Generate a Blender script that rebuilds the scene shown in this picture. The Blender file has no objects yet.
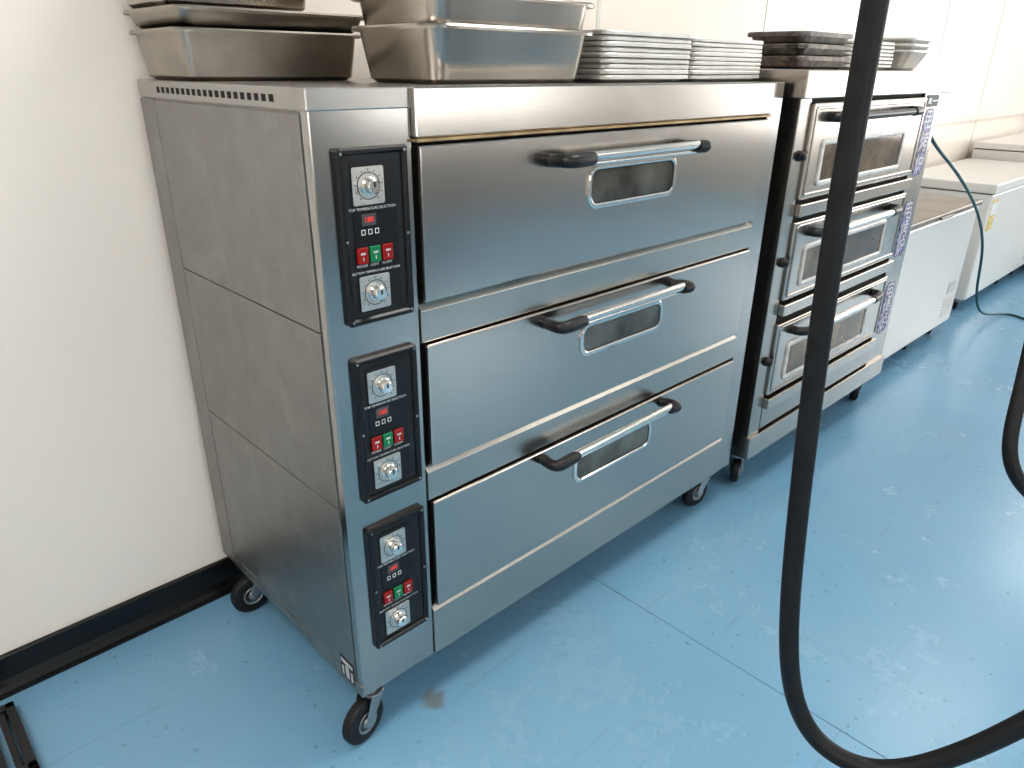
import bpy, bmesh, math, random
from mathutils import Matrix, Vector
random.seed(4)
FZ=0.08
SC=bpy.context.scene
COL=SC.collection
# ------------------------------------------------------------------ materials
def newmat(n):
    m=bpy.data.materials.new(n); m.use_nodes=True
    nt=m.node_tree; b=nt.nodes['Principled BSDF']; return m,nt,b
def simple(n,c,rough=.5,metal=0.,spec=.5,emit=None,es=0,coat=0,nscale=0,namt=0.1,trans=0,alpha=1):
    m,nt,b=newmat(n)
    b.inputs['Base Color'].default_value=(*c,1); b.inputs['Roughness'].default_value=rough
    b.inputs['Metallic'].default_value=metal; b.inputs['Specular IOR Level'].default_value=spec
    b.inputs['Coat Weight'].default_value=coat
    if emit: b.inputs['Emission Color'].default_value=(*emit,1); b.inputs['Emission Strength'].default_value=es
    if nscale:
        tc=nt.nodes.new('ShaderNodeTexCoord'); no=nt.nodes.new('ShaderNodeTexNoise'); no.inputs['Scale'].default_value=nscale; no.inputs['Detail'].default_value=5
        nt.links.new(tc.outputs['Object'],no.inputs['Vector'])
        r=nt.nodes.new('ShaderNodeValToRGB'); r.color_ramp.elements[0].position=.3; r.color_ramp.elements[1].position=.7
        r.color_ramp.elements[0].color=(*[max(0,v*(1-namt)) for v in c],1); r.color_ramp.elements[1].color=(*[min(1,v*(1+namt)) for v in c],1)
        nt.links.new(no.outputs['Fac'],r.inputs['Fac']); nt.links.new(r.outputs['Color'],b.inputs['Base Color'])
    return m
def steel(n,c=(.60,.60,.60),rough=.28,stretch=(1,1,70),blotch=.12,bscale=3.0,aniso=.5,smudge=0.,rvar=.12,sw=.3,smsc=(5,5,3.5),smcol=(.62,.60,.57)):
    m,nt,b=newmat(n); L=nt.links
    b.inputs['Metallic'].default_value=1
    tc=nt.nodes.new('ShaderNodeTexCoord')
    mp=nt.nodes.new('ShaderNodeMapping'); mp.inputs['Scale'].default_value=stretch
    L.new(tc.outputs['Object'],mp.inputs['Vector'])
    n1=nt.nodes.new('ShaderNodeTexNoise'); n1.inputs['Scale'].default_value=2; n1.inputs['Detail'].default_value=4
    L.new(mp.outputs['Vector'],n1.inputs['Vector'])
    n2=nt.nodes.new('ShaderNodeTexNoise'); n2.inputs['Scale'].default_value=bscale; n2.inputs['Detail'].default_value=6; n2.inputs['Roughness'].default_value=.65
    L.new(tc.outputs['Object'],n2.inputs['Vector'])
    mx=nt.nodes.new('ShaderNodeMath'); mx.operation='ADD'
    s1=nt.nodes.new('ShaderNodeMath'); s1.operation='MULTIPLY'; s1.inputs[1].default_value=sw; L.new(n1.outputs['Fac'],s1.inputs[0])
    s2=nt.nodes.new('ShaderNodeMath'); s2.operation='MULTIPLY'; s2.inputs[1].default_value=1-sw; L.new(n2.outputs['Fac'],s2.inputs[0])
    L.new(s1.outputs[0],mx.inputs[0]); L.new(s2.outputs[0],mx.inputs[1])
    r=nt.nodes.new('ShaderNodeValToRGB'); r.color_ramp.elements[0].position=.28; r.color_ramp.elements[1].position=.72
    r.color_ramp.elements[0].color=(*[v*(1-blotch) for v in c],1); r.color_ramp.elements[1].color=(*[min(1,v*(1+blotch)) for v in c],1)
    L.new(mx.outputs[0],r.inputs['Fac'])
    mr=nt.nodes.new('ShaderNodeMapRange'); mr.inputs['From Min'].default_value=.25; mr.inputs['From Max'].default_value=.75
    mr.inputs['To Min'].default_value=max(.05,rough-rvar/2); mr.inputs['To Max'].default_value=rough+rvar/2
    L.new(mx.outputs[0],mr.inputs['Value'])
    if smudge:
        m2=nt.nodes.new('ShaderNodeMapping'); m2.inputs['Scale'].default_value=smsc; L.new(tc.outputs['Object'],m2.inputs['Vector'])
        n3=nt.nodes.new('ShaderNodeTexNoise'); n3.inputs['Scale'].default_value=1; n3.inputs['Detail'].default_value=9; n3.inputs['Roughness'].default_value=.72; n3.inputs['Distortion'].default_value=.6
        L.new(m2.outputs['Vector'],n3.inputs['Vector'])
        sr=nt.nodes.new('ShaderNodeMapRange'); sr.inputs['From Min'].default_value=.52; sr.inputs['From Max'].default_value=.72; sr.inputs['To Max'].default_value=smudge
        L.new(n3.outputs['Fac'],sr.inputs['Value'])
        mc=nt.nodes.new('ShaderNodeMix'); mc.data_type='RGBA'; L.new(sr.outputs[0],mc.inputs['Factor']); L.new(r.outputs['Color'],mc.inputs[6]); mc.inputs[7].default_value=(*smcol,1)
        L.new(mc.outputs[2],b.inputs['Base Color'])
        ma=nt.nodes.new('ShaderNodeMath'); ma.operation='MULTIPLY_ADD'; ma.inputs[1].default_value=.25; L.new(sr.outputs[0],ma.inputs[0]); L.new(mr.outputs[0],ma.inputs[2])
        L.new(ma.outputs[0],b.inputs['Roughness'])
    else:
        L.new(r.outputs['Color'],b.inputs['Base Color']); L.new(mr.outputs[0],b.inputs['Roughness'])
    if aniso:
        b.inputs['Anisotropic'].default_value=aniso
        t=nt.nodes.new('ShaderNodeTangent'); t.direction_type='RADIAL'; t.axis='Z'; L.new(t.outputs[0],b.inputs['Tangent'])
    return m
M_door=steel('brushed_steel',(.53,.495,.46),.21,(1.2,1,90),.04,2.2,.6,.22,rvar=.02,sw=.4,smsc=(3,3,5),smcol=(.46,.44,.42))
M_col=steel('brushed_steel_upright',(.46,.445,.425),.20,(60,60,1.2),.05,3,.3,rvar=.02)
M_rail=steel('rail_steel',(.51,.475,.435),.25,(1,1,60),.04,4,.4,rvar=.02)
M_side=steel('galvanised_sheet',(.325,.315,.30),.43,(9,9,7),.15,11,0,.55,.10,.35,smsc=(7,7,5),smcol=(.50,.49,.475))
M_top=steel('top_sheet',(.44,.425,.405),.31,(1,1,30),.06,6,0,rvar=.04)
M_o2=steel('warm_steel',(.52,.475,.43),.26,(1,1,60),.05,5,.3,rvar=.03)
M_o2b=steel('warm_steel_upright',(.42,.395,.365),.25,(40,40,1),.04,4,.2,rvar=.03)
M_pan=steel('pan_steel',(.50,.46,.415),.22,(2,2,25),.06,8,0,0,.05)
M_pan2=simple('sheet_pan_aluminium',(.64,.62,.59),.42,.45,nscale=12,namt=.1)
M_oldpan=steel('baked_pan_steel',(.40,.365,.325),.34,(4,4,6),.22,9,0,0)
M_burnt=steel('burnt_pan',(.17,.155,.14),.45,(4,4,4),.8,30,0,0)
M_chrome=simple('chrome',(.86,.83,.79),.16,1)
M_black=simple('black_plastic',(.012,.012,.013),.35,0,.5)
M_bezel=simple('black_bezel',(.010,.010,.011),.28,0,.5)
M_plate=simple('panel_face',(.022,.023,.025),.42,0,.4,nscale=25,namt=.3)
M_dark=simple('dark_gap',(.008,.008,.008),.7)
M_brass=simple('brass_trim',(.40,.29,.16),.4,.7,nscale=20,namt=.3)
M_rubber=simple('rubber',(.015,.015,.016),.5,0,.4,nscale=30,namt=.3)
M_hose=simple('hose_rubber',(.010,.010,.011),.52,0,.4,nscale=40,namt=.4)
M_zinc=simple('zinc',(.42,.42,.43),.38,1,nscale=20,namt=.15)
M_dial=simple('dial_plate',(.60,.58,.54),.33,.85,nscale=60,namt=.1)
M_white=simple('white_ink',(.8,.8,.78),.5)
M_ink=simple('dark_ink',(.03,.03,.03),.5)
M_red=simple('red_rocker',(.30,.012,.010),.25,0,.5)
M_red2=simple('red_digit',(.6,.02,.02),.4,emit=(1,.05,.03),es=.6)
M_green=simple('green_rocker',(.012,.20,.08),.25,0,.5)
M_glass=simple('oven_glass',(.17,.16,.14),.12,.55,.7,nscale=9,namt=.55)
M_glass2=simple('oven_glass_warm',(.13,.085,.05),.10,.25,.6,nscale=8,namt=.7)
M_tape=simple('heat_tape',(.62,.60,.57),.4,.3,nscale=30,namt=.15)
M_frz=simple('freezer_enamel',(.76,.735,.70),.28,0,.5,nscale=3,namt=.02)
M_frzlid=simple('freezer_brown_lid',(.27,.235,.20),.35,.35,.5,nscale=5,namt=.2)  # mottled brown lid, partly metallic
M_gask=simple('gasket',(.10,.10,.10),.6)
M_yel=simple('label_yellow',(.70,.55,.20),.5,nscale=60,namt=.4)
M_cable=simple('teal_cable',(.015,.09,.10),.4)
M_base=simple('black_vinyl',(.009,.009,.010),.22,0,.5,nscale=8,namt=.3)
M_ceil=simple('ceiling_paint',(.80,.77,.72),.8,nscale=2,namt=.02)
M_dimwall=simple('dimmed_wall',(.34,.32,.30),.6,nscale=1.5,namt=.06)  # dim room put into this unseen wall's colour for the steel reflections
def glow(s): return simple('added_light_glow',(.9,.9,.9),.5,emit=(1,.955,.90),es=s)
M_glowL,M_glowM,M_glowR=glow(16),glow(10),glow(6.5)  # uneven strengths, to put more light on the left side
M_addedwin=simple('added_window_glow',(.9,.9,.9),.1,emit=(1,.98,.95),es=5)  # glow for the added front wall windows
M_dayr=simple('daylight_glass_bright',(.9,.9,.9),.1,emit=(1,.975,.94),es=4.5)
M_frame=simple('window_frame_alu',(.45,.45,.45),.4,.6)
def wallmat():
    m,nt,b=newmat('cream_wall_panel'); L=nt.links
    tc=nt.nodes.new('ShaderNodeTexCoord'); no=nt.nodes.new('ShaderNodeTexNoise'); no.inputs['Scale'].default_value=1.1; no.inputs['Detail'].default_value=3
    L.new(tc.outputs['Object'],no.inputs['Vector'])
    r=nt.nodes.new('ShaderNodeValToRGB'); r.color_ramp.elements[0].position=.3; r.color_ramp.elements[1].position=.7
    r.color_ramp.elements[0].color=(.86,.785,.715,1); r.color_ramp.elements[1].color=(.89,.825,.755,1)
    L.new(no.outputs['Fac'],r.inputs['Fac']); L.new(r.outputs['Color'],b.inputs['Base Color'])
    n2=nt.nodes.new('ShaderNodeTexNoise'); n2.inputs['Scale'].default_value=2.2; L.new(tc.outputs['Object'],n2.inputs['Vector'])
    bp=nt.nodes.new('ShaderNodeBump'); bp.inputs['Strength'].default_value=.12; bp.inputs['Distance'].default_value=.03
    L.new(n2.outputs['Fac'],bp.inputs['Height']); L.new(bp.outputs[0],b.inputs['Normal'])
    b.inputs['Roughness'].default_value=.28; return m
M_wall=wallmat()
def floormat():
    m,nt,b=newmat('blue_epoxy_floor'); L=nt.links; N=nt.nodes.new
    tc=N('ShaderNodeTexCoord')
    n1=N('ShaderNodeTexNoise'); n1.inputs['Scale'].default_value=1.3; n1.inputs['Detail'].default_value=8; n1.inputs['Roughness'].default_value=.55; L.new(tc.outputs['Object'],n1.inputs['Vector'])
    r=N('ShaderNodeValToRGB'); r.color_ramp.elements[0].position=.25; r.color_ramp.elements[1].position=.75
    r.color_ramp.elements[0].color=(.175,.355,.520,1); r.color_ramp.elements[1].color=(.210,.405,.570,1); L.new(n1.outputs['Fac'],r.inputs['Fac'])
    # small dark specks and chips
    v=N('ShaderNodeTexNoise'); v.inputs['Scale'].default_value=38; v.inputs['Detail'].default_value=3; L.new(tc.outputs['Object'],v.inputs['Vector'])
    r2=N('ShaderNodeValToRGB'); r2.color_ramp.elements[0].position=.66; r2.color_ramp.elements[1].position=.73; L.new(v.outputs['Fac'],r2.inputs['Fac'])
    mx=N('ShaderNodeMix'); mx.data_type='RGBA'; L.new(r2.outputs['Color'],mx.inputs['Factor']); L.new(r.outputs['Color'],mx.inputs[6]); mx.inputs[7].default_value=(.13,.25,.34,1)
    # broad soft worn grime
    g=N('ShaderNodeTexNoise'); g.inputs['Scale'].default_value=2.4; g.inputs['Detail'].default_value=10; g.inputs['Roughness'].default_value=.78; L.new(tc.outputs['Object'],g.inputs['Vector'])
    r3=N('ShaderNodeValToRGB'); r3.color_ramp.elements[0].position=.42; r3.color_ramp.elements[1].position=.80; r3.color_ramp.elements[1].color=(.55,.55,.55,1); L.new(g.outputs['Fac'],r3.inputs['Fac'])
    m2=N('ShaderNodeMix'); m2.data_type='RGBA'; L.new(r3.outputs['Color'],m2.inputs['Factor']); L.new(mx.outputs[2],m2.inputs[6]); m2.inputs[7].default_value=(.25,.38,.47,1)
    # trolley scuffs: long stretched noise
    mp=N('ShaderNodeMapping'); mp.inputs['Scale'].default_value=(1.2,14,1); mp.inputs['Rotation'].default_value=(0,0,.5); L.new(tc.outputs['Object'],mp.inputs['Vector'])
    sc=N('ShaderNodeTexNoise'); sc.inputs['Scale'].default_value=2.6; sc.inputs['Detail'].default_value=6; L.new(mp.outputs['Vector'],sc.inputs['Vector'])
    r5=N('ShaderNodeValToRGB'); r5.color_ramp.elements[0].position=.64; r5.color_ramp.elements[1].position=.76; r5.color_ramp.elements[1].color=(.45,.45,.45,1); L.new(sc.outputs['Fac'],r5.inputs['Fac'])
    m4=N('ShaderNodeMix'); m4.data_type='RGBA'; L.new(r5.outputs['Color'],m4.inputs['Factor']); L.new(m2.outputs[2],m4.inputs[6]); m4.inputs[7].default_value=(.15,.27,.36,1)
    # brown spill stain beside the front caster
    ge=N('ShaderNodeNewGeometry'); vm=N('ShaderNodeVectorMath'); vm.operation='DISTANCE'; vm.inputs[1].default_value=(.198,.005,0); L.new(ge.outputs['Position'],vm.inputs[0])
    ad=N('ShaderNodeMath'); ad.operation='MULTIPLY_ADD'; L.new(v.outputs['Fac'],ad.inputs[0]); ad.inputs[1].default_value=.05; L.new(vm.outputs['Value'],ad.inputs[2])
    r4=N('ShaderNodeValToRGB'); r4.color_ramp.elements[0].position=.045; r4.color_ramp.elements[0].color=(.75,.75,.75,1); r4.color_ramp.elements[1].position=.066; r4.color_ramp.elements[1].color=(0,0,0,1); L.new(ad.outputs[0],r4.inputs['Fac'])
    m3=N('ShaderNodeMix'); m3.data_type='RGBA'; L.new(r4.outputs['Color'],m3.inputs['Factor']); L.new(m4.outputs[2],m3.inputs[6]); m3.inputs[7].default_value=(.17,.17,.15,1)
    L.new(m3.outputs[2],b.inputs['Base Color'])
    mr=N('ShaderNodeMapRange'); mr.inputs['From Min'].default_value=.3; mr.inputs['From Max'].default_value=.7; mr.inputs['To Min'].default_value=.23; mr.inputs['To Max'].default_value=.29; L.new(g.outputs['Fac'],mr.inputs['Value']); L.new(mr.outputs[0],b.inputs['Roughness'])
    bp=N('ShaderNodeBump'); bp.inputs['Strength'].default_value=.12; bp.inputs['Distance'].default_value=.006; L.new(n1.outputs['Fac'],bp.inputs['Height']); L.new(bp.outputs[0],b.inputs['Normal'])
    return m
M_floor=floormat()
def stickermat():
    m,nt,b=newmat('floral_sticker'); L=nt.links; N=nt.nodes.new
    tc=N('ShaderNodeTexCoord'); v=N('ShaderNodeTexVoronoi'); v.inputs['Scale'].default_value=30; L.new(tc.outputs['Object'],v.inputs['Vector'])
    r=N('ShaderNodeValToRGB'); cr=r.color_ramp; cr.interpolation='CONSTANT'
    cr.elements[0].position=0; cr.elements[0].color=(.42,.38,.56,1); cr.elements[1].position=.30; cr.elements[1].color=(.16,.14,.36,1)
    e=cr.elements.new(.42); e.color=(.06,.05,.13,1); e=cr.elements.new(.60); e.color=(.26,.20,.30,1)
    L.new(v.outputs['Distance'],r.inputs['Fac'])
    L.new(r.outputs['Color'],b.inputs['Base Color']); b.inputs['Roughness'].default_value=.4
    return m
M_stick=stickermat()
# ------------------------------------------------------------------ helpers
def empty(name):
    e=bpy.data.objects.new(name,None); COL.objects.link(e); e.empty_display_size=.1; e.location=(0,0,-FZ); return e
def link(name,bm,mat,parent,smooth=False,bevel=0,seg=2):
    me=bpy.data.meshes.new(name)
    bmesh.ops.recalc_face_normals(bm,faces=bm.faces[:])
    bm.to_mesh(me); bm.free()
    for mm in (mat if isinstance(mat,(list,tuple)) else [mat]): me.materials.append(mm)
    o=bpy.data.objects.new(name,me); COL.objects.link(o)
    if parent: o.parent=parent
    else: o.location.z-=FZ
    if smooth:
        for p in me.polygons: p.use_smooth=True
    if bevel:
        bv=o.modifiers.new('bevel','BEVEL'); bv.width=bevel; bv.segments=seg; bv.limit_method='ANGLE'
    return o
def addbox(bm,x0,x1,y0,y1,z0,z1):
    vs=[bm.verts.new(c) for c in [(x0,y0,z0),(x1,y0,z0),(x1,y1,z0),(x0,y1,z0),(x0,y0,z1),(x1,y0,z1),(x1,y1,z1),(x0,y1,z1)]]
    for f in [(3,2,1,0),(4,5,6,7),(0,1,5,4),(1,2,6,5),(2,3,7,6),(3,0,4,7)]: bm.faces.new([vs[i] for i in f])
def box(name,x0,x1,y0,y1,z0,z1,mat,parent=None,bevel=.002):
    bm=bmesh.new(); addbox(bm,x0,x1,y0,y1,z0,z1); return link(name,bm,mat,parent,bevel=bevel)
def boxes(name,lst,mat,parent=None,bevel=0):
    bm=bmesh.new()
    for b in lst: addbox(bm,*b)
    return link(name,bm,mat,parent,bevel=bevel)
def rr(w,h,r,n=5):
    pts=[]; r=min(r,w/2-1e-5,h/2-1e-5)
    for cx,cy,a0 in [(w/2-r,h/2-r,0),(-w/2+r,h/2-r,90),(-w/2+r,-h/2+r,180),(w/2-r,-h/2+r,270)]:
        for i in range(n+1):
            a=math.radians(a0+90*i/n); pts.append((cx+r*math.cos(a),cy+r*math.sin(a)))
    return pts
def loft(bm,rings,capa=True,capb=True,mi=0):
    R=[[bm.verts.new(p) for p in ring] for ring in rings]; n=len(R[0])
    for a,b in zip(R,R[1:]):
        for i in range(n):
            f=bm.faces.new((a[i],a[(i+1)%n],b[(i+1)%n],b[i])); f.material_index=mi
    if capa: bm.faces.new(R[0][::-1]).material_index=mi
    if capb: bm.faces.new(R[-1]).material_index=mi
def fplate(name,cx,cz,w,h,r,y0,y1,mat,parent,bevel=.001):
    bm=bmesh.new(); p=rr(w,h,r)
    loft(bm,[[(cx+a,y,cz+b) for a,b in p] for y in (y1,y0)])
    return link(name,bm,mat,parent,bevel=bevel)
def fring(name,cx,cz,w,h,r,t,y0,y1,mat,parent):
    bm=bmesh.new(); o=rr(w,h,r); i=rr(w-2*t,h-2*t,max(r-t,.002)); m=rr(w-.6*t,h-.6*t,max(r-.3*t,.002)); m2=rr(w-1.4*t,h-1.4*t,max(r-.7*t,.002))
    f=lambda q,y:[(cx+a,y,cz+b) for a,b in q]
    loft(bm,[f(o,y1),f(o,y0+.3*(y1-y0)),f(m,y0),f(m2,y0),f(i,y0+.3*(y1-y0)),f(i,y1)],False,False)
    return link(name,bm,mat,parent)
def cyl(bm,c,axis,r0,r1,l,n=24,mi=0):
    ax=Vector(axis).normalized(); q=ax.to_track_quat('Z','Y').to_matrix(); c=Vector(c)
    rings=[]
    for r,t in ((r0,0),(r1,l)):
        rings.append([tuple(c+q@Vector((r*math.cos(2*math.pi*i/n),r*math.sin(2*math.pi*i/n),t))) for i in range(n)])
    loft(bm,rings,mi=mi)
def lathe(bm,c,axis,prof,n=28,mi=0):
    ax=Vector(axis).normalized(); q=ax.to_track_quat('Z','Y').to_matrix(); c=Vector(c)
    loft(bm,[[tuple(c+q@Vector((r*math.cos(2*math.pi*i/n),r*math.sin(2*math.pi*i/n),t))) for i in range(n)] for r,t in prof],mi=mi)
def tube(name,pts,r,mat,parent=None,res=8,typ='NURBS',radii=None,cap=True):
    c=bpy.data.curves.new(name,'CURVE'); c.dimensions='3D'; s=c.splines.new(typ); s.points.add(len(pts)-1) 
    for i,(p,q) in enumerate(zip(s.points,pts)): p.co=(*q,1); p.radius=radii[i] if radii else 1
    if typ=='NURBS': s.order_u=4; s.use_endpoint_u=True
    c.bevel_depth=r; c.bevel_resolution=res; c.resolution_u=12; c.use_fill_caps=cap
    c.materials.append(mat)
    tmp=bpy.data.objects.new('tmp',c); COL.objects.link(tmp)
    dg=bpy.context.evaluated_depsgraph_get(); me=bpy.data.meshes.new_from_object(tmp.evaluated_get(dg))
    bpy.data.objects.remove(tmp); 
    o=bpy.data.objects.new(name,me); COL.objects.link(o)
    if not me.materials: me.materials.append(mat)
    for p in me.polygons: p.use_smooth=True
    if parent: o.parent=parent
    else: o.location.z-=FZ
    return o
def text(name,s,x,z,y,size,mat,parent):
    c=bpy.data.curves.new(name,'FONT'); c.body=s; c.size=size; c.align_x='CENTER'; c.align_y='CENTER'; c.materials.append(mat)
    o=bpy.data.objects.new(name,c); COL.objects.link(o); o.parent=parent; o.location=(x,y,z); o.rotation_euler=(math.pi/2,0,0); return o
def caster(name,px,py,ztop,yaw,parent,R=.058,w=.030,trail=.035):
    """swivel caster: plate at (px,py,ztop); wheel rests on z=FZ"""
    d=Vector((math.cos(yaw),math.sin(yaw),0)); ax=Vector((-d.y,d.x,0))
    wc=Vector((px,py,FZ+R))+d*trail
    bm=bmesh.new()
    lathe(bm,wc-ax*w/2,ax,[(R*.45,-.001),(R*.80,0),(R*.93,.002),(R,.007),(R,w-.007),(R*.93,w-.002),(R*.80,w),(R*.45,w+.001)],mi=0)
    for s in (-1,1):
        lathe(bm,wc+ax*s*(w/2),ax*s,[(R*.5,-.004),(R*.5,.003),(R*.4,.001),(R*.22,.001),(R*.2,.008),(.0085,.010)],mi=1,n=20)
    top=Vector((px,py,ztop-.030))
    for s in (-1,1):
        o=ax*s*(w/2+.006); hw=.022
        a=[top+o-d*hw,top+o+d*hw,wc+o+d*.013,wc+o-d*.013]
        vs=[]
        for off in (0,.003):
            vs.append([bm.verts.new(p+ax*s*off) for p in a])
        for i in range(4):
            f=bm.faces.new((vs[0][i],vs[0][(i+1)%4],vs[1][(i+1)%4],vs[1][i])); f.material_index=1
        bm.faces.new(vs[0]).material_index=1; bm.faces.new(vs[1][::-1]).material_index=1
    cyl(bm,top-Vector((0,0,.006)),(0,0,1),.026,.030,.012,mi=1)
    cyl(bm,top+Vector((0,0,.004)),(0,0,1),.018,.018,.02,mi=1)
    addbox(bm,px-.033,px+.033,py-.03,py+.03,ztop-.006,ztop)
    bm.faces.ensure_lookup_table()
    for f in bm.faces[-6:]: f.material_index=1
    return link(name,bm,[M_rubber,M_zinc],parent,bevel=.0012,seg=1)
def pan_into(bm,cx,cy,z,L,D,H,rim=.014,taper=.02,r=.03,rot=0,lip=.009):
    """tapered pan, outer rim size L x D, bottom at z"""
    ca,sa=math.cos(rot),math.sin(rot)
    def ring(w,d,rad,zz):
        return [(cx+a*ca-b*sa,cy+a*sa+b*ca,zz) for a,b in rr(w,d,rad,5)]
    w,d=L-2*rim,D-2*rim
    rings=[ring(w-2*taper-.02,d-2*taper-.02,r*.6,z),ring(w-2*taper,d-2*taper,r*.8,z+min(.008,H*.25)),ring(w,d,r,z+H-.006),
           ring(w+2*rim*.6,d+2*rim*.6,r+rim*.6,z+H-.005),ring(w+2*rim,d+2*rim,r+rim,z+H-lip),ring(w+2*rim+.001,d+2*rim+.001,r+rim,z+H-.004),ring(w+2*rim-.004,d+2*rim-.004,r+rim,z+H),
           ring(w+.002,d+.002,r,z+H-.001),ring(w-.006,d-.006,r,z+H-.006),ring(w-2*taper-.004,d-2*taper-.004,r*.8,z+min(.010,H*.4)),ring(w-2*taper-.03,d-2*taper-.03,r*.5,z+.003)]
    loft(bm,rings)
def smooth_by_angle(o,ang=40):
    for p in o.data.polygons: p.use_smooth=True
    try: o.data.set_sharp_from_angle(angle=math.radians(ang))
    except Exception: pass
def pan(name,cx,cy,z,L,D,H,mat,**k):
    bm=bmesh.new(); pan_into(bm,cx,cy,z,L,D,H,**k); o=link(name,bm,mat,None); smooth_by_angle(o,35); return o
# ------------------------------------------------------------------ room
WY=.80; X0,X1=-3.0,8.6; Y0=-5.0; CZ=2.95
box('floor',X0-.1,X1+.1,Y0-.1,WY+.1,FZ-.1,FZ,M_floor,bevel=0)
box('ceiling',X0-.1,X1+.1,Y0-.1,WY+.1,CZ,CZ+.1,M_ceil,bevel=0)
box('wall_back',X0-.1,X1+.1,WY,WY+.1,FZ,CZ,M_wall,bevel=0)
box('wall_left',X0-.1,X0,Y0,WY,FZ,CZ,M_wall,bevel=0)
box('wall_right',X1,X1+.1,Y0,WY,FZ,CZ,M_wall,bevel=0)
box('wall_front',X0-.1,X1+.1,Y0-.1,Y0,FZ,CZ,M_dimwall,bevel=0)
def baseb(name,x0,x1):
    prof=[(.7995,.186),(.790,.186),(.787,.182),(.786,.118),(.780,.101),(.770,.091),(.761,.0885),(.761,.0805),(.7995,.0805)]
    bm=bmesh.new(); loft(bm,[[(x,a,b) for a,b in prof] for x in (x0,x1)]); return link(name,bm,M_base,None)
baseb('baseboard_back',X0+.01,X1-.01)
for i,x in enumerate([-.95,1.66,2.88,4.10,5.32,6.54]):
    box('trim_%d'%(i+1),x-.010,x+.010,WY-.003,WY,.2,CZ-.01,M_frz,bevel=.001)
box('trim_7',4.9,X1-.01,WY-.03,WY,1.225,1.25,M_frz,bevel=.003)
boxes('floor_joint',[(.875,.8772,Y0+.01,.75,FZ+.0002,FZ+.0008)],simple('joint',(.10,.19,.26),.7,nscale=6,namt=.5))
def window(name,u0,u1,z0,z1,side='front',mat=None):
    e=empty(name)
    def B(a0,a1,d0,d1,b0,b1):
        return (a0,a1,Y0+d0,Y0+d1,b0,b1) if side=='front' else (X1-d1,X1-d0,a0,a1,b0,b1)
    boxes('glass',[B(u0,u1,.005,.012,z0,z1)],mat,e)
    L=[B(u0-.06,u1+.06,.001,.05,z1,z1+.06),B(u0-.06,u1+.06,.001,.06,z0-.06,z0),B(u0-.06,u0,.001,.05,z0,z1),B(u1,u1+.06,.001,.05,z0,z1)]
    for i in range(1,3):
        xx=u0+(u1-u0)*i/3; L.append(B(xx-.025,xx+.025,.001,.04,z0,z1))
    boxes('frame',L,M_frame,e)
window('added_window_1',-1.6,.2,1.0,2.45,mat=M_addedwin)  # unseen front windows, added as light panels and for highlights in the steel
window('added_window_2',3.4,5.4,1.1,2.4,mat=M_addedwin)
window('window_3',-4.2,-.2,.9,2.6,side='right',mat=M_dayr)
def added_ceil_light(x,y,mat):  # emissive panels added out of view for room light, framed as fixtures
    e=empty('added_ceiling_light'); w,d=1.2,.6
    box('diffuser',x-w/2,x+w/2,y-d/2,y+d/2,CZ-.035,CZ-.025,mat,e,0)
    t=.02
    boxes('housing',[(x-w/2-t,x+w/2+t,y-d/2-t,y-d/2,CZ-.045,CZ-.0005),(x-w/2-t,x+w/2+t,y+d/2,y+d/2+t,CZ-.045,CZ-.0005),(x-w/2-t,x-w/2,y-d/2,y+d/2,CZ-.045,CZ-.0005),(x+w/2,x+w/2+t,y-d/2,y+d/2,CZ-.045,CZ-.0005)],M_frz,e)
for x,mt in ((-1.4,M_glowL),(1.4,M_glowM),(4.2,M_glowR),(7.0,M_glowR)):
    for y in (-.5,-3.0): added_ceil_light(x,y,mt)
# ------------------------------------------------------------------ deck oven (near)
W,D,ZB,TP=1.589,.757,.237,1.55
e=empty('deck_oven')
box('carcass',.001,W-.001,.02,D,ZB+.004,TP-.02,M_side,e)
box('top_sheet',-.003,W,-.002,D+.002,1.513,TP,M_top,e,.003)
box('front_column',-.001,.205,-.001,.024,ZB,TP-.001,M_col,e,.003)
box('right_stile',1.508,W,-.003,.03,ZB,TP-.001,M_col,e,.003)
box('fascia',.2055,1.5075,-.014,.02,1.462,TP+.0005,M_door,e,.004)
box('fascia_trim',.2055,1.5075,-.017,.015,1.4555,1.4615,M_brass,e,.001)
boxes('shadow_gap',[(.2055,1.5075,.012,.02,ZB+.01,1.456)],M_dark,e)
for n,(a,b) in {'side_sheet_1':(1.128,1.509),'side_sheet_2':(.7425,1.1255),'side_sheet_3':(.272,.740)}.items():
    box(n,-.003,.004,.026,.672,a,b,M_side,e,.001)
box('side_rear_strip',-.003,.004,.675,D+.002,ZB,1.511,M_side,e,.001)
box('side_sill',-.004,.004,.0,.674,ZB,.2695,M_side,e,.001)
boxes('vent_slots',[(-.0036,.001,.105+i*.0275,.105+i*.0275+.015,1.525,1.537) for i in range(20)],M_dark,e)
box('rating_sticker',-.0046,-.003,.030,.088,.250,.312,M_ink,e,.0)
boxes('sticker_mark',[(-.0052,-.0046,.034,.084,.296,.306),(-.0052,-.0046,.052,.066,.256,.292),(-.0052,-.0046,.036,.044,.256,.284),(-.0052,-.0046,.074,.082,.256,.284)],M_tape,e)
doors=[(1.450,1.150),(1.059,.776),(.682,.388)]
rails=[(1.0625,1.146),(.6855,.772),(ZB,.384)]
for i,(a,b) in enumerate(rails):
    prof=[(.015,a),(-.004,a+.0005),(-.006,a+.004),(-.006,b-.014),(.004,b-.001),(.015,b)]
    bm=bmesh.new(); loft(bm,[[(x,p,q) for p,q in prof] for x in (.2057,1.507)]); link('rail_%d'%(i+1),bm,M_rail,e,bevel=.001)
HZ=[1.404,1.032,.664]
WZ=[(1.278,1.380),(.905,.995),(.528,.622)]
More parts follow.
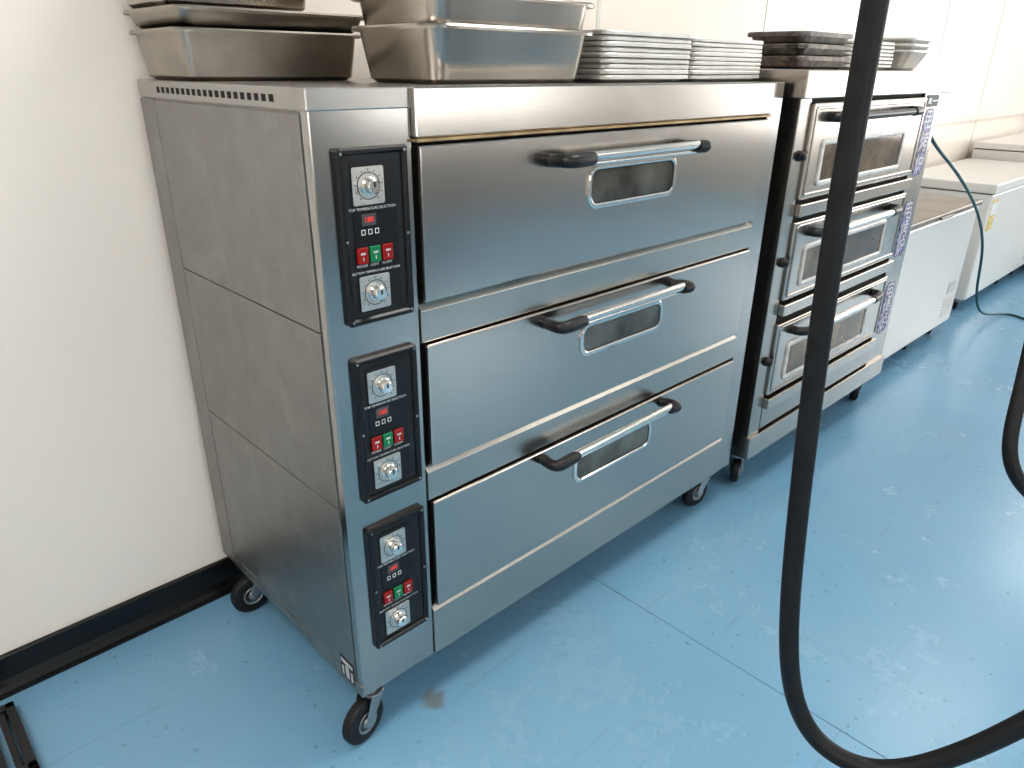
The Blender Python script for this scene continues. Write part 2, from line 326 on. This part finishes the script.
for i,(zt,zb) in enumerate(doors):
    box('door_panel_%d'%(i+1),.2125,1.4985,-.014,.012,zb,zt,M_door,e,.004)
    z0,z1=WZ[i]; cx=.864; w=.350; h=z1-z0; cz=(z0+z1)/2
    fring('window_bezel_%d'%(i+1),cx,cz,w,h,.034,.012,-.020,-.0138,M_chrome,e)
    fring('window_gasket_%d'%(i+1),cx,cz,w-.022,h-.022,.024,.0035,-.0165,-.0138,M_dark,e)
    fplate('window_glass_%d'%(i+1),cx,cz,w-.022,h-.022,.024,-.0155,-.0138,M_glass,e,0)
    hz=HZ[i]; y=-.066
    tube('handle_bar_%d'%(i+1),[(.61,y,hz+.003),(1.07,y,hz+.003)],.0105,M_chrome,e,typ='POLY')
    tube('handle_bar_lower_%d'%(i+1),[(.61,y+.006,hz-.014),(1.07,y+.006,hz-.014)],.0055,M_chrome,e,typ='POLY')
    for k,(sx,s) in enumerate(((.556,1),(1.092,-1))):
        ln=.085 if s>0 else .040
        tube('handle_grip_%d_%d'%(i+1,k+1),[(sx+s*.012,-.012,hz-.006),(sx+s*.006,-.030,hz-.004),(sx+s*.0,-.056,hz-.003),(sx+s*.010,-.072,hz-.002),(sx+s*ln*.4,-.070,hz-.002),(sx+s*ln*.8,-.067,hz-.002),(sx+s*ln,-.066,hz-.002)],.0165,M_black,e,radii=[.9,.85,.85,.9,1.0,.98,.9])
for i,(zt,zb) in enumerate([(1.455,1.137),(1.071,.752),(.687,.362)]):
    k=i+1; cx=.1125; cz=(zt+zb)/2; h=zt-zb; w=.149
    fplate('panel_back_%d'%k,cx,cz,w-.01,h-.01,.004,-.007,-.0005,M_plate,e,0)
    fring('panel_bezel_%d'%k,cx,cz,w,h,.007,.013,-.014,-.0005,M_bezel,e)
    boxes('panel_inset_%d'%k,[(cx-.047,cx+.047,-.0085,-.0068,zb+.024,zt-.024)],M_bezel,e,bevel=.0008)
    for j,kz in enumerate((zt-.066,zb+.058)):
        fplate('dial_plate_%d_%d'%(k,j+1),.1,kz,.066,.066,.004,-.011,-.0084,M_dial,e,.0008)
        fring('dial_ring_%d_%d'%(k,j+1),.1,kz,.048,.048,.023,.0015,-.0116,-.011,M_ink,e)
        bm=bmesh.new(); lathe(bm,(.1,-.011,kz),(0,-1,0),[(.017,0),(.0165,.004),(.0135,.006),(.0125,.018),(.0105,.020),(.004,.020)],n=26)
        o=link('knob_%d_%d'%(k,j+1),bm,M_chrome,e); smooth_by_angle(o)
        boxes('knob_pointer_%d_%d'%(k,j+1),[(.0985,.1015,-.0318,-.0308,kz,kz+.010)],M_ink,e)
        boxes('dial_ticks_%d_%d'%(k,j+1),[(.1+.028*math.cos(a)-.0011,.1+.028*math.cos(a)+.0011,-.0114,-.0109,kz+.028*math.sin(a)-.0011,kz+.028*math.sin(a)+.0011) for a in [math.radians(-50+t*28) for t in range(11)]],M_ink,e)
    text('label_top_%d'%k,'TOP TEMPERATURE SELECTION',cx-.006,zt-.106,-.0088,.0070,M_white,e)
    text('label_bottom_%d'%k,'BOTTOM TEMPERATURE SELECTION',cx-.006,zb+.098,-.0088,.0064,M_white,e)
    boxes('display_%d'%k,[(.082,.112,-.0095,-.0084,zt-.136,zt-.115)],simple('display_grey_%d'%k,(.10,.09,.09),.2),e,bevel=.0005)
    text('display_digits_%d'%k,'180',.097,zt-.1255,-.0098,.014,M_red2,e)
    L=[]
    for q in range(3):
        bx=.084+q*.0145; bz=zt-.147
        L+=[(bx-.0042,bx+.0042,-.0091,-.0084,bz-.0048,bz-.0036),(bx-.0042,bx+.0042,-.0091,-.0084,bz+.0036,bz+.0048),(bx-.0042,bx-.003,-.0091,-.0084,bz-.004,bz+.004),(bx+.003,bx+.0042,-.0091,-.0084,bz-.004,bz+.004)]
    boxes('icons_%d'%k,L,M_white,e)
    bz=zb+.130
    for q,(bx,mm) in enumerate(((.077,M_red),(.104,M_green),(.131,M_red))):
        box('rocker_%d_%d'%(k,q+1),bx-.0115,bx+.0115,-.014,-.0084,bz-.015,bz+.015,mm,e,.0015)
        boxes('rocker_mark_%d_%d'%(k,q+1),[(bx-.005,bx+.005,-.0145,-.014,bz+.002,bz+.006),(bx-.001,bx+.001,-.0145,-.014,bz-.009,bz-.002)],M_tape,e)
        text('rocker_label_%d_%d'%(k,q+1),('POWER','LIGHT','ALARM')[q],bx,bz-.020,-.0088,.0068,M_white,e)
    bm=bmesh.new()
    for sx in (-.066,.066):
        for sz in (-h/2+.009,h/2-.009,0): cyl(bm,(cx+sx,-.0135,cz+sz),(0,-1,0),.003,.0025,.0016,10)
    link('panel_screws_%d'%k,bm,M_zinc,e)
caster('caster_1',.040,.036,ZB,math.radians(192),e,R=.060,trail=.034)
caster('caster_2',.052,.645,ZB,math.radians(178),e,R=.060,trail=.034)
caster('caster_3',1.515,.055,ZB,math.radians(170),e,R=.057)
caster('caster_4',1.515,.68,ZB,math.radians(100),e,R=.057)
# ------------------------------------------------------------------ second deck oven
e=empty('deck_oven')
A,B,YF=1.655,2.90,-.03
box('carcass',A,B,YF+.02,.72,.245,1.51,M_o2b,e)
box('left_stile',A-.001,1.728,YF,YF+.03,.245,1.505,M_o2b,e,.003)
box('right_column',2.715,B+.001,YF,YF+.03,.245,1.505,M_o2b,e,.003)
box('top_slab',1.625,2.925,YF-.025,.735,1.503,1.585,M_o2,e,.004)
boxes('dark_gap',[(1.728,2.715,YF+.012,YF+.021,.26,1.503)],M_dark,e)
box('plinth',A-.004,B+.004,YF-.012,YF+.03,.245,.335,M_o2,e,.003)
box('base_panel',1.732,2.711,YF-.002,YF+.02,.345,.440,M_o2b,e,.003)
for i,(zt,zb) in enumerate([(1.490,1.19),(1.118,.845),(.760,.485)]):
    k=i+1
    box('door_panel_%d'%k,1.732,2.711,YF-.012,YF+.015,zb,zt,M_o2,e,.005)
    cz=zb+.112
    fring('door_moulding_%d'%k,2.2215,(zb+zt)/2,.955,zt-zb-.022,.012,.010,YF-.0155,YF-.0118,M_o2b,e)
    fring('window_frame_%d'%k,2.18,cz,.72,.150,.02,.018,YF-.019,YF-.0118,M_tape,e)
    fplate('window_glass_%d'%k,2.18,cz,.695,.125,.012,YF-.0135,YF-.0118,M_glass2,e,0)
    box('deck_sill_%d'%k,1.732,2.711,YF-.022,YF+.015,zb-.055,zb-.012,M_o2,e,.004)
    hz=zt-.045; y=YF-.06
    tube('handle_bar_%d'%k,[(1.93,y,hz),(2.48,y,hz)],.013,M_black if i==0 else M_chrome,e,typ='POLY')
    for s,sx in ((1,1.84),(-1,2.57)):
        tube('handle_grip_%d_%s'%(k,'a' if s>0 else 'b'),[(sx+s*.01,YF-.012,hz),(sx,YF-.045,hz),(sx+s*.02,y,hz),(sx+s*.12,y,hz)],.016,M_black,e)
    bm=bmesh.new(); lathe(bm,(1.700,YF-.001,cz+.03),(0,-1,0),[(.017,0),(.017,.006),(.013,.008),(.012,.020),(.006,.022)],n=24)
    smooth_by_angle(link('timer_knob_%d'%k,bm,M_black,e))
    sc=(zb+zt)/2-.03; sh=zt-zb-.03
    fplate('sticker_%d'%k,2.808,sc,.105,sh,.03,YF-.0015,YF,M_stick,e,0)
    for q,ch in enumerate('电烤炉'):
        text('sticker_glyph_%d_%d'%(k,q+1),ch,2.808,sc+sh/2-.045-q*(sh-.07)/2.2,YF-.0022,.090,M_white,e)
    if i==0: box('brand_plate',2.74,2.87,YF-.003,YF,zt-.04,zt+.006,M_ink,e,.001)
boxes('brand_mark',[(2.755,2.79,YF-.0036,YF-.003,1.462,1.484),(2.80,2.855,YF-.0036,YF-.003,1.470,1.476)],M_white,e)
caster('caster_1',1.72,.035,.245,math.radians(20),e,R=.055)
caster('caster_2',2.85,.035,.245,math.radians(30),e,R=.055)
caster('caster_3',1.72,.66,.245,math.radians(190),e,R=.055)
caster('caster_4',2.85,.66,.245,math.radians(190),e,R=.055)
# ------------------------------------------------------------------ pans
T=TP+.0008
def stack(name,cx,cy,z,L,Dp,n,pitch,H,mat,jit=.0018,taper=.008,rim=.010,r=.018,lip=.0102):
    bm=bmesh.new()
    for i in range(n):
        pan_into(bm,cx+random.uniform(-jit,jit),cy+random.uniform(-jit,jit),z+i*pitch,L,Dp,H,rim=rim,taper=taper,r=r,rot=random.uniform(-.004,.004),lip=lip)
    return link(name,bm,mat,None)
pan('baking_pan',.215,.625,T,.44,.30,.100,M_oldpan,rim=.012,taper=.012,r=.02,rot=math.radians(-1))
pan('sheet_pan',.222,.625,T+.1015,.455,.31,.038,M_oldpan,rim=.010,taper=.010,r=.02,rot=math.radians(1.2))
pan('baking_pan',.155,.63,T+.1405,.36,.27,.085,M_pan,rim=.012,taper=.010,r=.02,rot=math.radians(-1))
pan('steam_table_pan',.555,.215,T,.505,.315,.108,M_pan,rim=.017,taper=.016,r=.045)
pan('steam_table_pan',.562,.22,T+.058,.505,.315,.108,M_pan,rim=.017,taper=.016,r=.045,rot=.01)
pan('steam_table_pan',.540,.22,T+.118,.48,.31,.108,M_pan,rim=.017,taper=.016,r=.045,rot=.02)
stack('sheet_pan_stack',1.018,.235,T,.365,.33,9,.0122,.018,M_pan2)
stack('sheet_pan_stack',1.405,.24,T,.370,.33,9,.0116,.018,M_pan2)
T2=1.5858
stack('burnt_pan_stack',1.995,.17,T2,.37,.22,3,.036,.040,M_burnt,rim=.012,lip=.014)
stack('sheet_pan_stack',2.42,.20,T2,.40,.24,7,.0130,.020,M_pan2)
bm=bmesh.new(); 
for i in range(3): pan_into(bm,2.79,.15,T2+i*.022,.25,.22,.075,rim=.010,taper=.03,r=.03)
link('cake_tin_stack',bm,M_pan2,None)
# ------------------------------------------------------------------ freezers
def freezer(x0,x1,y0,y1,z0,z1,lidmat,lidt=.055,label=False,name='chest_freezer'):
    e=empty(name)
    box('body',x0,x1,y0,y1,z0,z1-lidt-.006,M_frz,e,.012)
    box('gasket',x0+.01,x1-.01,y0+.008,y1-.01,z1-lidt-.008,z1-lidt,M_gask,e,0)
    box('lid',x0-.006,x1+.006,y0-.012,y1,z1-lidt,z1,lidmat,e,.008)
    box('lid_handle',(x0+x1)/2-.09,(x0+x1)/2+.09,y0-.028,y0-.012,z1-lidt+.004,z1-.012,lidmat,e,.004)
    L=[(x1-.22,x1-.06,y0-.003,y0,z0+.06+i*.02,z0+.07+i*.02) for i in range(6)]
    boxes('vent_grille',L,M_tape,e)
    if label: 
        box('energy_label',x0+.03,x0+.15,y0-.002,y0,z1-.30,z1-.10,M_yel,e,0)
        box('label_head',x0+.035,x0+.145,y0-.0026,y0-.002,z1-.20,z1-.12,M_white,e,0)
    else:
        box('badge',x1-.20,x1-.07,y0-.004,y0,z0+.20,z0+.27,M_tape,e,.001)
    for k,(cx,cy) in enumerate(((x0+.09,y0+.07),(x1-.5,y0+.07),(x0+.09,y1-.07),(x1-.09,y1-.07),(x1-.09,y0+.07))):
        caster('caster_%d'%(k+1),cx,cy,z0,math.radians(20),e,R=.034,w=.022,trail=.018)
freezer(3.03,4.30,.07,.72,.175,.905,M_frzlid,.03)
freezer(4.80,6.35,.13,.74,.175,.935,M_frz,.06,True)
freezer(6.42,7.9,-.10,.74,.175,1.06,M_frz,.05)
# ------------------------------------------------------------------ hoses and cable
tube('rubber_hose',[(.150,-.800,CZ),(.152,-.802,2.4),(.158,-.805,1.9),(.1639,-.8079,1.6443),(.1645,-.8095,1.4041),(.1685,-.818,1.22),(.1723,-.8271,1.0609),(.1765,-.838,.92),(.184,-.856,.79),(.203,-.898,.70),(.240,-.978,.675),(.272,-1.052,.755),(.2947,-1.1029,.8377),(.335,-1.19,1.0),(.38,-1.30,1.4),(.40,-1.35,2.2),(.40,-1.35,CZ)],.0128,M_hose,res=10)
tube('rubber_hose',[(1.25,-.80,CZ),(1.22,-.82,2.2),(1.10,-.85,1.45),(.985,-.88,1.17),(.90,-.905,1.03),(.855,-.915,.94),(.868,-.955,.865),(.95,-1.04,.80),(1.15,-1.2,.78),(1.35,-1.3,1.0),(1.4,-1.35,1.8),(1.4,-1.35,CZ)],.0128,M_hose,res=8)
tube('power_cable',[(2.92,.02,1.40),(2.95,0,1.319),(3.3,0,1.20),(3.66,0,1.055),(4.08,0,.853),(4.38,0,.60),(4.41,0,.35),(4.62,-.01,.14),(5.0,-.04,.0885),(5.05,-.14,.0885),(4.9,-.25,.0885),(5.4,-.6,.0885),(6.4,-.9,.0885)],.0075,M_cable,res=4)
e=empty('floor_grate')
gx0,gx1,gy0,gy1=-1.05,-.590,.45,.70
boxes('frame',[(gx0,gx1,gy0,gy0+.02,FZ,FZ+.035),(gx0,gx1,gy1-.02,gy1,FZ,FZ+.035),(gx0,gx0+.02,gy0,gy1,FZ,FZ+.035),(gx1-.02,gx1,gy0,gy1,FZ,FZ+.035)],M_black,e,bevel=.002)
boxes('slats',[(gx0+.03+i*.03,gx0+.045+i*.03,gy0+.01,gy1-.01,FZ+.012,FZ+.030) for i in range(14)],M_base,e,bevel=.001)
# ------------------------------------------------------------------ world + camera
w=bpy.data.worlds.new('world'); SC.world=w; w.use_nodes=True
w.node_tree.nodes['Background'].inputs[0].default_value=(.9,.95,1,1); w.node_tree.nodes['Background'].inputs[1].default_value=.5
cam=bpy.data.objects.new('camera',bpy.data.cameras.new('camera')); COL.objects.link(cam)
R=Matrix(((.72235,-.69147,.00891),(-.27148,-.29541,-.91599),(.63601,.65924,-.40111)))
Rb=(R.transposed()@Matrix.Diagonal((1,-1,-1))).to_4x4()
cam.matrix_world=Matrix.Translation((-.6232,-1.1299,1.5823-FZ))@Rb
cam.data.sensor_width=36; cam.data.lens=722.8/1024*36; cam.data.clip_start=.02
SC.camera=cam
SC.view_settings.view_transform='Standard'
try: SC.view_settings.look='Medium High Contrast'
except Exception: pass
SC.view_settings.exposure=-.22
